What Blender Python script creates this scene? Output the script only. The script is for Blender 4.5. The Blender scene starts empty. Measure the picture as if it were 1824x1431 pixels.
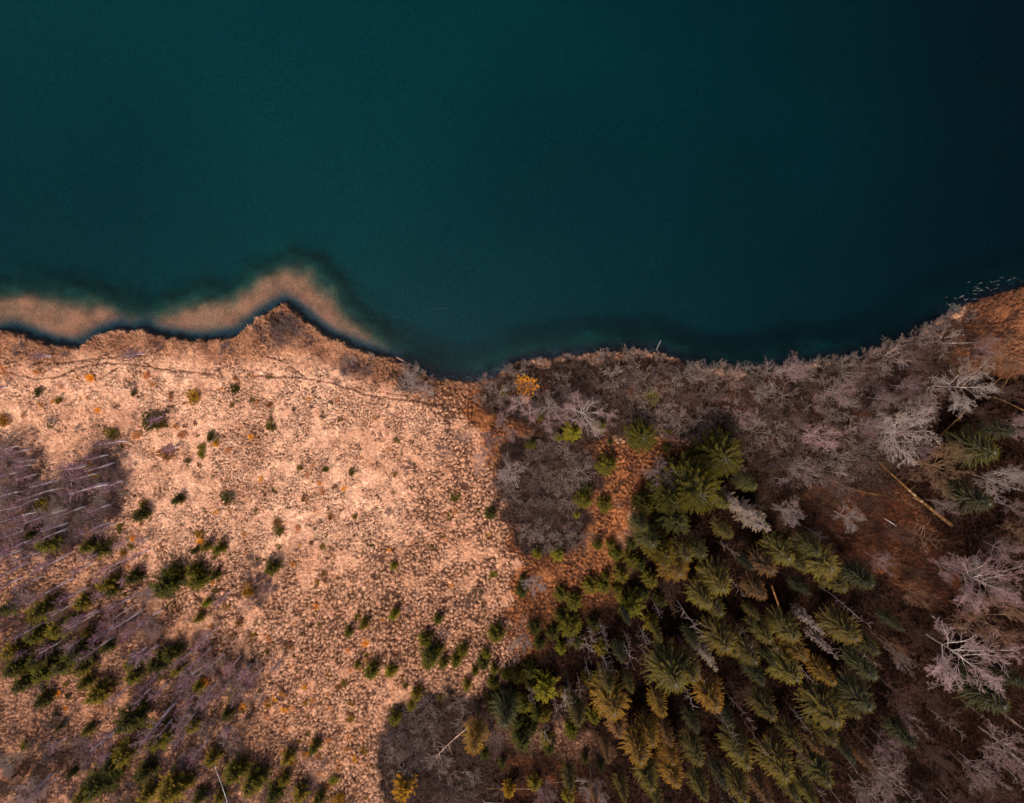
import bpy, math, random
import numpy as np
from mathutils import Vector
random.seed(7); rng = np.random.default_rng(11)
C = bpy.context.scene.collection
R = math.radians

# ------------------------------------------------------------------ camera
H = 90.0; F = 1250.0; W0, H0 = 1824.0, 1431.0
scene = bpy.context.scene
cam_d = bpy.data.cameras.new('camera'); cam = bpy.data.objects.new('camera', cam_d); C.objects.link(cam)
cam_d.sensor_fit = 'HORIZONTAL'; cam_d.sensor_width = 36; cam_d.lens = 36 * F / W0
cam_d.clip_start = 1; cam_d.clip_end = 3000
NADIR = (925, 630)
d0 = Vector(((NADIR[0] - W0/2) / F, -(NADIR[1] - H0/2) / F, -1)).normalized()
q = d0.rotation_difference(Vector((0, 0, -1)))
cam.location = (0, 0, H); cam.rotation_mode = 'QUATERNION'; cam.rotation_quaternion = q
scene.camera = cam
RM = np.array(q.to_matrix())

# ------------------------------------------------------------------ light: thin overcast
SUN_EL, SUN_AZ = 60, 205          # elevation, azimuth (clockwise from +Y, the lake side)
w = bpy.data.worlds.new('World'); scene.world = w; w.use_nodes = True
nt = w.node_tree; bg = nt.nodes['Background']
sky = nt.nodes.new('ShaderNodeTexSky'); sky.sky_type = 'NISHITA'; sky.sun_disc = False
sky.sun_elevation = R(SUN_EL); sky.sun_rotation = R(SUN_AZ)
sky.air_density = 1.0; sky.dust_density = 6.0; sky.ozone_density = 0.6
nt.links.new(sky.outputs[0], bg.inputs[0]); bg.inputs[1].default_value = 0.05
sd = bpy.data.lights.new('sun', 'SUN'); so = bpy.data.objects.new('sun', sd); C.objects.link(so)
sd.energy = 1.5; sd.angle = R(14); sd.color = (1.0, 0.90, 0.78)
a = R(SUN_AZ); e = R(SUN_EL)
sv = Vector((math.sin(a)*math.cos(e), math.cos(a)*math.cos(e), math.sin(e)))
so.rotation_euler = sv.to_track_quat('Z', 'Y').to_euler(); so.location = (0, -40, 60)
scene.view_settings.view_transform = 'Standard'; scene.view_settings.look = 'None'
scene.view_settings.exposure = 1.17; scene.view_settings.gamma = 1
scene.view_settings.use_curve_mapping = False
scene.cycles.max_bounces = 5; scene.cycles.transparent_max_bounces = 8

# ------------------------------------------------------------------ unprojection
def at(u, v, h=0.0):
    d = RM @ np.array([(u - W0/2)/F, -(v - H0/2)/F, -1.0])
    t = (H - h) / -d[2]
    return d[0]*t, d[1]*t
def mpp(h=0.0): return (H - h) / F
def to_px(x, y, z=0.0):
    c = RM.T @ np.array([x, y, z - H]); return W0/2 + F*c[0]/-c[2], H0/2 - F*c[1]/-c[2]

# ------------------------------------------------------------------ numpy noise
def _hash(ix, iy, s):
    n = (ix.astype(np.int64)*374761393 + iy.astype(np.int64)*668265263 + s*1442695041) & 0x7fffffff
    n = ((n ^ (n >> 13)) * 1274126177) & 0x7fffffff
    return ((n ^ (n >> 16)) & 0xffffff) / float(0xffffff)
def vnoise(x, y, s=0):
    ix = np.floor(x); iy = np.floor(y); fx = x-ix; fy = y-iy
    fx = fx*fx*(3-2*fx); fy = fy*fy*(3-2*fy)
    a = _hash(ix, iy, s); b = _hash(ix+1, iy, s); c = _hash(ix, iy+1, s); d = _hash(ix+1, iy+1, s)
    return (a*(1-fx)+b*fx)*(1-fy) + (c*(1-fx)+d*fx)*fy
def fbm(x, y, s=0, o=4):
    r = 0; am = .5; t = 0
    for k in range(o):
        r = r + am*vnoise(x*2**k, y*2**k, s+k*17); t += am; am *= .55
    return r/t
def worley(x, y, s=0):
    ix = np.floor(x); iy = np.floor(y)
    f1 = np.full(x.shape, 9.0); f2 = np.full(x.shape, 9.0); idv = np.zeros(x.shape)
    for dx in (-1, 0, 1):
        for dy in (-1, 0, 1):
            cx = ix+dx; cy = iy+dy
            px = cx + _hash(cx, cy, s); py = cy + _hash(cx, cy, s+5)
            d = np.hypot(px-x, py-y)
            m = d < f1
            f2 = np.where(m, f1, np.minimum(f2, d)); idv = np.where(m, _hash(cx, cy, s+9), idv)
            f1 = np.where(m, d, f1)
    return f1, f2, idv
def sstep(a, b, x):
    t = np.clip((x-a)/(b-a), 0, 1); return t*t*(3-2*t)
def poly_sd(px, py, X, Y):
    """signed distance, positive inside"""
    n = len(px); dmin = np.full(X.shape, 1e9); ins = np.zeros(X.shape, bool)
    for i in range(n):
        x0, y0 = px[i], py[i]; x1, y1 = px[(i+1) % n], py[(i+1) % n]
        ex, ey = x1-x0, y1-y0; L = ex*ex+ey*ey+1e-12
        t = np.clip(((X-x0)*ex+(Y-y0)*ey)/L, 0, 1)
        dmin = np.minimum(dmin, np.hypot(X-x0-t*ex, Y-y0-t*ey))
        if abs(y1-y0) > 1e-9:
            c = ((y0 > Y) != (y1 > Y)) & (X < (x1-x0)*(Y-y0)/(y1-y0)+x0); ins ^= c
    return np.where(ins, dmin, -dmin)
def line_d(pts, X, Y):
    d = np.full(X.shape, 1e9)
    for (x0, y0), (x1, y1) in zip(pts[:-1], pts[1:]):
        ex, ey = x1-x0, y1-y0; L = ex*ex+ey*ey+1e-12
        t = np.clip(((X-x0)*ex+(Y-y0)*ey)/L, 0, 1)
        d = np.minimum(d, np.hypot(X-x0-t*ex, Y-y0-t*ey))
    return d

# ------------------------------------------------------------------ shoreline and zones, traced as ground positions
SHORE = [(-900,640),(-300,600),(-60,600),(0,592),(20,588),(40,597),(60,603),(85,612),(110,616),(130,620),(150,612),(165,602),(178,595),(195,588),
 (212,583),(222,588),(235,588),(255,583),(270,595),(300,600),(330,605),(365,608),(395,602),(425,595),(445,578),(465,562),(485,550),(505,541),
 (520,548),(540,565),(565,585),(590,602),(620,615),(650,627),(680,636),(705,641),(730,655),(755,668),(780,676),(820,679),(855,678),
 (885,668),(920,650),(950,641),(1000,635),(1050,632),(1090,628),(1120,626),(1160,626),(1195,636),(1225,650),(1260,656),(1300,659),
 (1340,664),(1370,662),(1400,652),(1440,650),(1480,645),(1520,640),(1560,626),(1600,612),(1640,596),(1680,570),(1710,550),(1750,532),
 (1790,520),(1824,508),(1900,480),(2300,400),(3200,330)]
LAND = SHORE + [(3200, 5000), (-1300, 5000)]
def wpoly(P):
    q_ = [at(u, v) for u, v in P]; return [p[0] for p in q_], [p[1] for p in q_]

gx = np.concatenate([-76-np.geomspace(600, 2, 22), np.arange(-76, 76.01, .125), 76+np.geomspace(2, 600, 22)])
gy = np.concatenate([-70-np.geomspace(600, 2, 22), np.arange(-70, 14, .125), np.arange(14.2, 80, 1.2), 80+np.geomspace(2, 600, 14)])
X, Y = np.meshgrid(gx, gy)
# coarse fields, interpolated onto the fine sheet
cx = np.concatenate([np.linspace(-690, -84, 60), np.arange(-82, 82.1, .5), np.linspace(84, 690, 60)])
cy = np.concatenate([np.linspace(-680, -74, 50), np.arange(-72, 82.1, .5), np.linspace(84, 690, 60)])
CX, CY = np.meshgrid(cx, cy)
def interp(Fc, x=None, y=None):
    x = X if x is None else x; y = Y if y is None else y
    i = np.clip(np.searchsorted(cx, x)-1, 0, len(cx)-2); j = np.clip(np.searchsorted(cy, y)-1, 0, len(cy)-2)
    fx = np.clip((x-cx[i])/(cx[i+1]-cx[i]), 0, 1); fy = np.clip((y-cy[j])/(cy[j+1]-cy[j]), 0, 1)
    return (Fc[j, i]*(1-fx)+Fc[j, i+1]*fx)*(1-fy)+(Fc[j+1, i]*(1-fx)+Fc[j+1, i+1]*fx)*fy
def fine_sd(P, x=None, y=None):
    px, py = wpoly(P); return poly_sd(px, py, CX, CY)
WX = (fbm(CX/3, CY/3, 3)-.5)*3.0; WY = (fbm(CX/3, CY/3, 33)-.5)*3.0
def zone(P, soft=1.5, warp=1.0):
    px, py = wpoly(P); return sstep(-soft, soft, poly_sd(px, py, CX+WX*warp, CY+WY*warp))
landC = fine_sd(LAND)
Z = {}
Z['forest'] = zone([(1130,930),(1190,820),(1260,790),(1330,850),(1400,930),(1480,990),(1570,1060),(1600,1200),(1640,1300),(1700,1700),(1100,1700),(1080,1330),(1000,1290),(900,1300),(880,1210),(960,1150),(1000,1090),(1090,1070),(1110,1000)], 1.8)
Z['shaded_redfloor'] = zone([(1250,800),(1330,790),(1560,830),(1700,640),(1900,600),(3000,500),(3000,2600),(700,2600),(840,1340),(900,1300),(1060,1330),(1400,1300),(1560,1100),(1400,930),(1300,870)], 2.5)
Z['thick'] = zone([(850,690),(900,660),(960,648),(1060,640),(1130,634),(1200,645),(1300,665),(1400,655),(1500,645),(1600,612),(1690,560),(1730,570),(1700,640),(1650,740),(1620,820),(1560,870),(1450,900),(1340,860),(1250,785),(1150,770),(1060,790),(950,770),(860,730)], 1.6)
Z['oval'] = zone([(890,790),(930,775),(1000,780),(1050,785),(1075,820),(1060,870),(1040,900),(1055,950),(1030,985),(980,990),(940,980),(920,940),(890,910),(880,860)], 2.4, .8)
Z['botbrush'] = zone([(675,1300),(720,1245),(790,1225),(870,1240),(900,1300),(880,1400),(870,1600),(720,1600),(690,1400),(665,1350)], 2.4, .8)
Z['litter'] = zone([(840,690),(960,690),(1000,760),(1060,770),(1250,790),(1240,830),(1160,860),(1120,930),(1110,1010),(1140,1090),(1040,1190),(940,1200),(900,1100),(930,1000),(900,930),(870,820),(820,740)], 2.2)
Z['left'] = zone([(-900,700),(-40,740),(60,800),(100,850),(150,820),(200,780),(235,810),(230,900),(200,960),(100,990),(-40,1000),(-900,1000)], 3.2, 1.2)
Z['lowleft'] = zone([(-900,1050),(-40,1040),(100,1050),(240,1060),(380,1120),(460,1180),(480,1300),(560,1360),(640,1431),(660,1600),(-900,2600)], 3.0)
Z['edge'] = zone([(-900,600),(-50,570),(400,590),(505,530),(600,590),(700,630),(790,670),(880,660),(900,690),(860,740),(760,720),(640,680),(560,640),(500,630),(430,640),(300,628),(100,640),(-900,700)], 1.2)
Z['farright'] = zone([(1700,550),(1760,510),(1900,450),(2400,380),(2400,640),(1900,640),(1760,680),(1690,640)], 1.0)
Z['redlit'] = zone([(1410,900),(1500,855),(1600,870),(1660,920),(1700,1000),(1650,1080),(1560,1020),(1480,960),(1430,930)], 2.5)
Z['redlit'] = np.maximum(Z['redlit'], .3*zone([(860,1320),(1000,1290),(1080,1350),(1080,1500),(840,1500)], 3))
Z['cape'] = np.maximum(zone([(455,580),(505,552),(545,590),(530,615),(480,612)], .8), np.maximum(zone([(700,660),(750,665),(770,700),(710,705)], .8), zone([(590,630),(680,650),(690,680),(600,690)], 1.5)*.5))
Z['fine'] = zone([(-900,560),(560,560),(700,660),(800,760),(700,960),(520,1020),(300,960),(-900,900)], 6.0)

SD = interp(landC)
wob = (fbm(X/1.1, Y/1.1, 71, 3)-.5)*.9 + (vnoise(X/.35, Y/.35, 73)-.5)*.35
SDw = SD + wob*sstep(-1.2, -.1, SD)
land = sstep(-.15, .25, SDw)
zi = {k: interp(v) for k, v in Z.items()}
rag = (fbm(X/1.4, Y/1.4, 131, 4)-.5)*1.5 + (fbm(X/5, Y/5, 137, 3)-.5)*1.1
for k in ('left', 'oval', 'botbrush', 'litter', 'redlit', 'cape', 'thick', 'farright'): zi[k] = sstep(.30, .70, zi[k] + rag*4*zi[k]*(1-zi[k])*.75 + (rag*.22 if k in ('left', 'cape') else 0)*(zi[k] > .02))
zi['lowleft'] = np.clip(zi['lowleft'] + rag*.9*zi['lowleft'], 0, 1)
# tussocks
wx = (vnoise(X*2.4, Y*2.4, 5)-.5)*.4; wy = (vnoise(X*2.4, Y*2.4, 6)-.5)*.4
def tuss(cell, s):
    f1, f2, idv = worley((X+wx)/cell, (Y+wy)/cell, s); return f2-f1, idv
eA, iA = tuss(.36, 1); eB, iB = tuss(.54, 2)
fine = np.clip(zi['fine'] + (fbm(X/4.5, Y/4.5, 141, 3)-.5)*1.4, 0, 1)
edge = eA*fine + eB*(1-fine); idt = iA*fine + iB*(1-fine)
brk = fbm(X/1.3, Y/1.3, 41, 3)
brk2 = fbm(X/6, Y/6, 47, 3)
gapw = .14 + .22*(1-fine) + .35*(brk-.5) + .25*(brk2-.5)
gap = (1 - sstep(gapw*.5, gapw*.5+.14, edge)) * sstep(.38, .54, brk + .13*(1-fine)+.6*(brk2-.5)) * land
rough = np.clip(zi['forest']+zi['shaded_redfloor']+zi['thick']*.8+zi['oval']+zi['botbrush'], 0, 1)
# trails trodden through the sedge
trails = [[(-20,667),(25,664),(60,675),(104,673),(140,655),(190,647),(230,648),(290,658),(350,664),(400,668),(460,670),(530,672),(590,681),(620,690),(650,702),(680,708),(740,715),(800,722)],
          [(60,648),(120,646),(170,640),(210,638)], [(478,636),(500,643),(532,646)], [(520,655),(535,665),(545,670)], [(690,700),(720,706),(760,716)], [(180,676),(200,664),(210,658)]]
td = np.full(X.shape, 9.0)
for t in trails:
    td = np.minimum(td, line_d([at(u, v) for u, v in t], X+wob*.5, Y+wob*.4))
trail = (1-sstep(.04, .17, td))*sstep(.25, .5, vnoise(X/2.2, Y/2.2, 88)+.12)
hum = sstep(0, .55, edge)*(.30-.12*fine)*(1-.5*rough)
zl = .30 + .012*np.clip(SD, 0, 40) + 1.0*(fbm(X/14, Y/14, 9)-.5)*sstep(0, 12, SD) + hum + .12*(vnoise(X/.3, Y/.3, 13)-.5) - .22*trail - .20*gap
zl = zl + .35*interp(zone([(1130,930),(1800,900),(1824,1500),(900,1500)], 8))
# lake bed: deepening to the right, sand bars off the cape
def bsd(P):
    px, py = wpoly(P); return poly_sd(px, py, CX+WX*.5, CY+WY*.5)
barS = np.maximum(bsd([(-500,540),(-60,522),(0,516),(50,518),(95,532),(150,536),(190,545),(232,566),(225,578),(205,588),(150,610),(120,620),(80,612),(40,594),(0,588),(-500,606)]),
       bsd([(262,574),(295,548),(350,536),(400,530),(430,512),(465,488),(505,474),(548,484),(582,518),(610,558),(650,598),(678,630),(640,618),(590,600),(555,574),(525,546),(505,537),(480,549),(455,570),(430,590),(390,602),(350,606),(300,600),(262,588)]))
barS = interp(barS); bar = sstep(-6.5, 1.8, barS)**1.4; sandw = sstep(-1.6, 1.4, barS + 2.2*(fbm(X/1.3, Y/1.3, 155, 4)-.5))
dim = interp(np.maximum(zone([(860,650),(940,615),(1060,590),(1180,600),(1230,625),(1150,618),(1050,622),(950,632),(880,664)], 4, 1),
             zone([(1300,640),(1420,620),(1480,600),(1520,612),(1430,640),(1340,650)], 4, 1)))
ux = X/66.0
D = 4.25 + 1.8*sstep(-.75, 1.05, ux + .25*(Y-20)/50*0) + .6*sstep(-.4, .2, -ux-.8)*0 + .9*(fbm(X/26, Y/26, 91, 3)-.5)
D = D + .6*sstep(.62, 1.0, ux)*sstep(-8, 30, Y) - .35*sstep(15, 45, Y)
depth = D*sstep(-.2, 5.5, -SDw)**.6
depth = depth*(1-bar) + bar*(.55 + .45*(fbm(X/2.2, Y/2.2, 93, 3)-.35)+.5*sstep(1.6, .2, -SDw))
depth = depth*(1-.42*dim)
depth = np.maximum(depth, .25)
Zg = np.where(land > 0, zl*land - (1-land)*depth, -depth)

# soil and litter colours, by what grows or lies there, plus painted shade
def mix(a, b, t): return a*(1-t[..., None]) + b*t[..., None]
c = np.array
n1 = fbm(X/1.6, Y/1.6, 21); n2 = fbm(X/9, Y/9, 23, 3); n3 = vnoise(X/.33, Y/.33, 25); n4 = vnoise(X/.22+9, Y/.5, 27)
pale = mix(c([.76,.43,.285]), c([.58,.295,.18]), np.clip(1.6*(n2-.35), 0, 1))
pale = mix(pale, c([.82,.50,.345]), np.clip((idt-.5)*1.2, 0, 1)*.7)
pale = mix(pale, c([.36,.18,.105]), np.clip((n1-.50)*3.5, 0, 1)*.6)
pale = mix(pale, c([.50,.25,.14]), (1-fine)*.55)
col = pale
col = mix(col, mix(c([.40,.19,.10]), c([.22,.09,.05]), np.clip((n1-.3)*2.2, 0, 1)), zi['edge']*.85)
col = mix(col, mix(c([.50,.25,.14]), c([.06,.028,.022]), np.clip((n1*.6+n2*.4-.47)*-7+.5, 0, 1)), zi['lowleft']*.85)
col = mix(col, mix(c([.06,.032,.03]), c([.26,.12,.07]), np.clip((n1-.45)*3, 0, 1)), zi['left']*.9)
col = mix(col, mix(c([.36,.135,.05]), c([.17,.06,.025]), np.clip((n1-.40)*2.8, 0, 1)), zi['litter']*.95)
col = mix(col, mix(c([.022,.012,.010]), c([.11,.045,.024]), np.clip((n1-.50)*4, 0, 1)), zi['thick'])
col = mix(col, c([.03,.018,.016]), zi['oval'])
col = mix(col, mix(c([.003,.0016,.0012]), c([.016,.0065,.004]), np.clip((n2*.6+n1*.4-.40)*4, 0, 1)), zi['shaded_redfloor'])  # near-black: shade of the lower right painted into the red-brown floor
col = mix(col, mix(c([.22,.075,.032]), c([.06,.025,.015]), np.clip((n1-.35)*3, 0, 1)), zi['redlit']*.85)  # lit patches of the red floor, painted as brighter soil
col = mix(col, c([.09,.055,.055]), zi['cape']*np.clip(n1*2-.3, 0, 1))
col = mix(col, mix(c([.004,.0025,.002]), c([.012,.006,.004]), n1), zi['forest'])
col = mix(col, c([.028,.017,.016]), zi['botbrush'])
col = mix(col, mix(c([.26,.10,.045]), c([.07,.03,.02]), np.clip((n1-.4)*3, 0, 1)), zi['farright']*.95)
col = col * (0.72 + .56*n3*(.6+.8*n4))[..., None]
peat = c([.06,.026,.019])
col = mix(col, peat, np.clip(gap*(1-rough*.4)*.92, 0, 1))
col = mix(col, c([.10,.04,.025]), trail*.85)
bed = mix(c([.07,.29,.27]), c([.11,.30,.25]), n2)
sand = mix(c([.66,.185,.115]), c([.42,.12,.075]), np.clip((fbm(X/1.5, Y/1.5, 97, 3)-.4)*2.5, 0, 1))
bed = mix(bed, c([.045,.105,.09]), sstep(5.0, .8, -SD)*.75)
bed = mix(bed, c([.13,.115,.085]), sstep(.04, .5, bar)*.9)
bed = mix(bed, sand, sandw*.95)
bed = mix(bed, c([.20,.13,.08]), dim*.5)
bed = mix(bed, c([.05,.05,.07]), sstep(2.3, .5, -SDw))
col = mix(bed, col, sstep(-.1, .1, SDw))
def ground_z(x, y):
    i = int(np.clip(np.searchsorted(gx, x), 0, len(gx)-1)); j = int(np.clip(np.searchsorted(gy, y), 0, len(gy)-1))
    return float(Zg[j, i])

# ------------------------------------------------------------------ materials
def new_mat(name):
    m = bpy.data.materials.new(name); m.use_nodes = True
    return m, m.node_tree.nodes, m.node_tree.links, m.node_tree.nodes['Principled BSDF']
def mul_rgb(nn, ll, a, b):
    x = nn.new('ShaderNodeMix'); x.data_type = 'RGBA'; x.blend_type = 'MULTIPLY'; x.inputs[0].default_value = 1
    ll.new(a, x.inputs[6]); ll.new(b, x.inputs[7]); return x.outputs[2]
def ramp(nn, ll, fac, c0, c1, p0=0., p1=1.):
    r = nn.new('ShaderNodeValToRGB'); r.color_ramp.elements[0].color = (*c0, 1); r.color_ramp.elements[1].color = (*c1, 1)
    r.color_ramp.elements[0].position = p0; r.color_ramp.elements[1].position = p1
    ll.new(fac, r.inputs[0]); return r.outputs[0]
def noise(nn, ll, scale, detail=4, vec=None, rough=.6):
    t = nn.new('ShaderNodeTexNoise'); t.inputs['Scale'].default_value = scale; t.inputs['Detail'].default_value = detail
    t.inputs['Roughness'].default_value = rough
    if vec is not None: ll.new(vec, t.inputs['Vector'])
    return t
m, nn, ll, p = new_mat('sedge_and_litter_ground')
at_ = nn.new('ShaderNodeAttribute'); at_.attribute_name = 'soil'
tc = nn.new('ShaderNodeTexCoord')
n_ = noise(nn, ll, 5.5, 5, tc.outputs['Object'], .7)
g_ = ramp(nn, ll, n_.outputs[0], (.62,.60,.60), (1.30,1.32,1.34), .36, .66)
ll.new(mul_rgb(nn, ll, at_.outputs['Color'], g_), p.inputs['Base Color'])
p.inputs['Roughness'].default_value = 1; p.inputs['Specular IOR Level'].default_value = .02
b_ = nn.new('ShaderNodeBump'); b_.inputs['Strength'].default_value = .7; b_.inputs['Distance'].default_value = .12
n2_ = noise(nn, ll, 9, 4, tc.outputs['Object'], .7); ll.new(n2_.outputs[0], b_.inputs['Height']); ll.new(b_.outputs[0], p.inputs['Normal'])
M_ground = m

# plants: the object's own colour, varied leaf by leaf with the stored tint
def plant_mat(name, rough=.85, trans=0.0, ns=3.0):
    m, nn, ll, p = new_mat(name)
    oi = nn.new('ShaderNodeObjectInfo'); at_ = nn.new('ShaderNodeAttribute'); at_.attribute_name = 'tint'
    cc = mul_rgb(nn, ll, oi.outputs['Color'], at_.outputs['Color'])
    tc = nn.new('ShaderNodeTexCoord'); n_ = noise(nn, ll, ns, 2, tc.outputs['Object'])
    g_ = ramp(nn, ll, n_.outputs[0], (.7,.7,.7), (1.3,1.3,1.3), .35, .65)
    ll.new(mul_rgb(nn, ll, cc, g_), p.inputs['Base Color'])
    p.inputs['Roughness'].default_value = rough; p.inputs['Specular IOR Level'].default_value = .04
    if trans:
        tl = nn.new('ShaderNodeBsdfTranslucent'); mx = nn.new('ShaderNodeMixShader'); mx.inputs[0].default_value = trans
        ll.new(mul_rgb(nn, ll, cc, g_), tl.inputs[0]); out = nn['Material Output']
        ll.new(p.outputs[0], mx.inputs[1]); ll.new(tl.outputs[0], mx.inputs[2]); ll.new(mx.outputs[0], out.inputs[0])
    return m
M_leaf = plant_mat('needles_and_leaves', .75, .22); M_bark = plant_mat('bark', .9, 0, 1.5); M_twig = plant_mat('twigs', .9)

m, nn, ll, p = new_mat('lake_water')
nn.remove(p); out = nn['Material Output']
tr = nn.new('ShaderNodeBsdfTransparent'); gl = nn.new('ShaderNodeBsdfGlossy'); gl.inputs['Roughness'].default_value = .2
fr = nn.new('ShaderNodeFresnel'); fr.inputs['IOR'].default_value = 1.24
mx = nn.new('ShaderNodeMixShader'); tc = nn.new('ShaderNodeTexCoord')
mp = nn.new('ShaderNodeMapping'); mp.inputs['Rotation'].default_value = (0, 0, R(-42)); mp.inputs['Scale'].default_value = (.35, 1.6, 1)
ll.new(tc.outputs['Object'], mp.inputs['Vector'])
na = noise(nn, ll, 1.5, 4, mp.outputs[0], .62); na.inputs['Distortion'].default_value = .5
pt = noise(nn, ll, .035, 3, tc.outputs['Object']); pr = ramp(nn, ll, pt.outputs[0], (.5,)*3, (1,)*3, .35, .65)
sx = nn.new('ShaderNodeSeparateXYZ'); ll.new(tc.outputs['Object'], sx.inputs[0])
b_ = nn.new('ShaderNodeBump'); b_.inputs['Distance'].default_value = .05
ll.new(pr, b_.inputs['Strength']); ll.new(na.outputs[0], b_.inputs['Height'])
ll.new(b_.outputs[0], gl.inputs['Normal']); ll.new(b_.outputs[0], fr.inputs['Normal'])
ll.new(fr.outputs[0], mx.inputs[0]); ll.new(tr.outputs[0], mx.inputs[1]); ll.new(gl.outputs[0], mx.inputs[2]); ll.new(mx.outputs[0], out.inputs[0])
va = nn.new('ShaderNodeVolumeAbsorption'); va.inputs['Color'].default_value = (.28, .750, .789, 1); va.inputs['Density'].default_value = 1.0
ll.new(va.outputs[0], out.inputs[1])
M_water = m

# ------------------------------------------------------------------ mesh builders
def mesh_from(name, V, Fq, mat, tint=None, smooth=False):
    """V (n,3); Fq (m,3|4)"""
    V = np.asarray(V, np.float32).reshape(-1, 3); Fq = np.asarray(Fq, np.int32); k = Fq.shape[1]
    me = bpy.data.meshes.new(name); me.vertices.add(len(V)); me.vertices.foreach_set('co', V.ravel())
    me.loops.add(Fq.size); me.loops.foreach_set('vertex_index', Fq.ravel())
    me.polygons.add(len(Fq)); me.polygons.foreach_set('loop_start', np.arange(0, Fq.size, k, dtype=np.int32))
    me.polygons.foreach_set('loop_total', np.full(len(Fq), k, np.int32))
    if smooth: me.polygons.foreach_set('use_smooth', np.ones(len(Fq), bool))
    if tint is not None:
        nm, T = tint if isinstance(tint, tuple) else ('tint', tint)
        T = np.asarray(T, np.float32); T = np.concatenate([T, np.ones((len(T), 1), np.float32)], 1)
        A = me.color_attributes.new(nm, 'FLOAT_COLOR', 'POINT'); A.data.foreach_set('color', T.ravel())
    me.materials.append(mat); me.update(calc_edges=True); return me
def prisms(S, T=None, sides=3):
    """S (n,8): p0 p1 r0 r1 -> verts, quads, tints"""
    S = np.asarray(S, float); P0 = S[:, :3]; P1 = S[:, 3:6]; d = P1-P0; d /= np.linalg.norm(d, axis=1, keepdims=True)+1e-9
    ref = np.where(np.abs(d[:, 2:3]) > .9, c([1., 0, 0]), c([0, 0, 1.])); u = np.cross(d, ref); u /= np.linalg.norm(u, axis=1, keepdims=True)+1e-9
    v = np.cross(d, u); n = len(S); V = np.zeros((n, 2*sides, 3))
    for k in range(sides):
        a = 2*math.pi*k/sides; o = u*math.cos(a)+v*math.sin(a)
        V[:, k] = P0+o*S[:, 6:7]; V[:, sides+k] = P1+o*S[:, 7:8]
    Q = np.array([[k, (k+1) % sides, sides+(k+1) % sides, sides+k] for k in range(sides)])
    Fq = (np.arange(n)[:, None, None]*2*sides + Q[None]).reshape(-1, 4)
    TT = None
    if T is not None: TT = np.repeat(np.asarray(T, float), 2*sides, axis=0)
    return V.reshape(-1, 3), Fq, TT
def tube_mesh(name, S, mat, T=None, sides=3):
    if T is None: T = np.ones((len(S), 3))*rng.uniform(.75, 1.2, (len(S), 1))
    V, Fq, TT = prisms(S, T, sides); return mesh_from(name, V, Fq, mat, TT)
def blades(P, D, L, Wd, N, T):
    """flat pointed sprays: P base, D direction, N face normal; a diamond folded a little along its midrib"""
    D = D/np.linalg.norm(D, axis=1, keepdims=True); S_ = np.cross(D, N); S_ /= np.linalg.norm(S_, axis=1, keepdims=True)+1e-9
    L = L[:, None]; Wd = Wd[:, None]; U = np.cross(S_, D)
    V = np.stack([P, P+D*L*.45+S_*Wd*.5-U*Wd*.15, P+D*L-U*L*.08, P+D*L*.45-S_*Wd*.5-U*Wd*.15], 1)
    n = len(P); Fq = np.arange(n*4).reshape(n, 4)
    return V.reshape(-1, 3), Fq, np.repeat(T, 4, axis=0)

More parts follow.
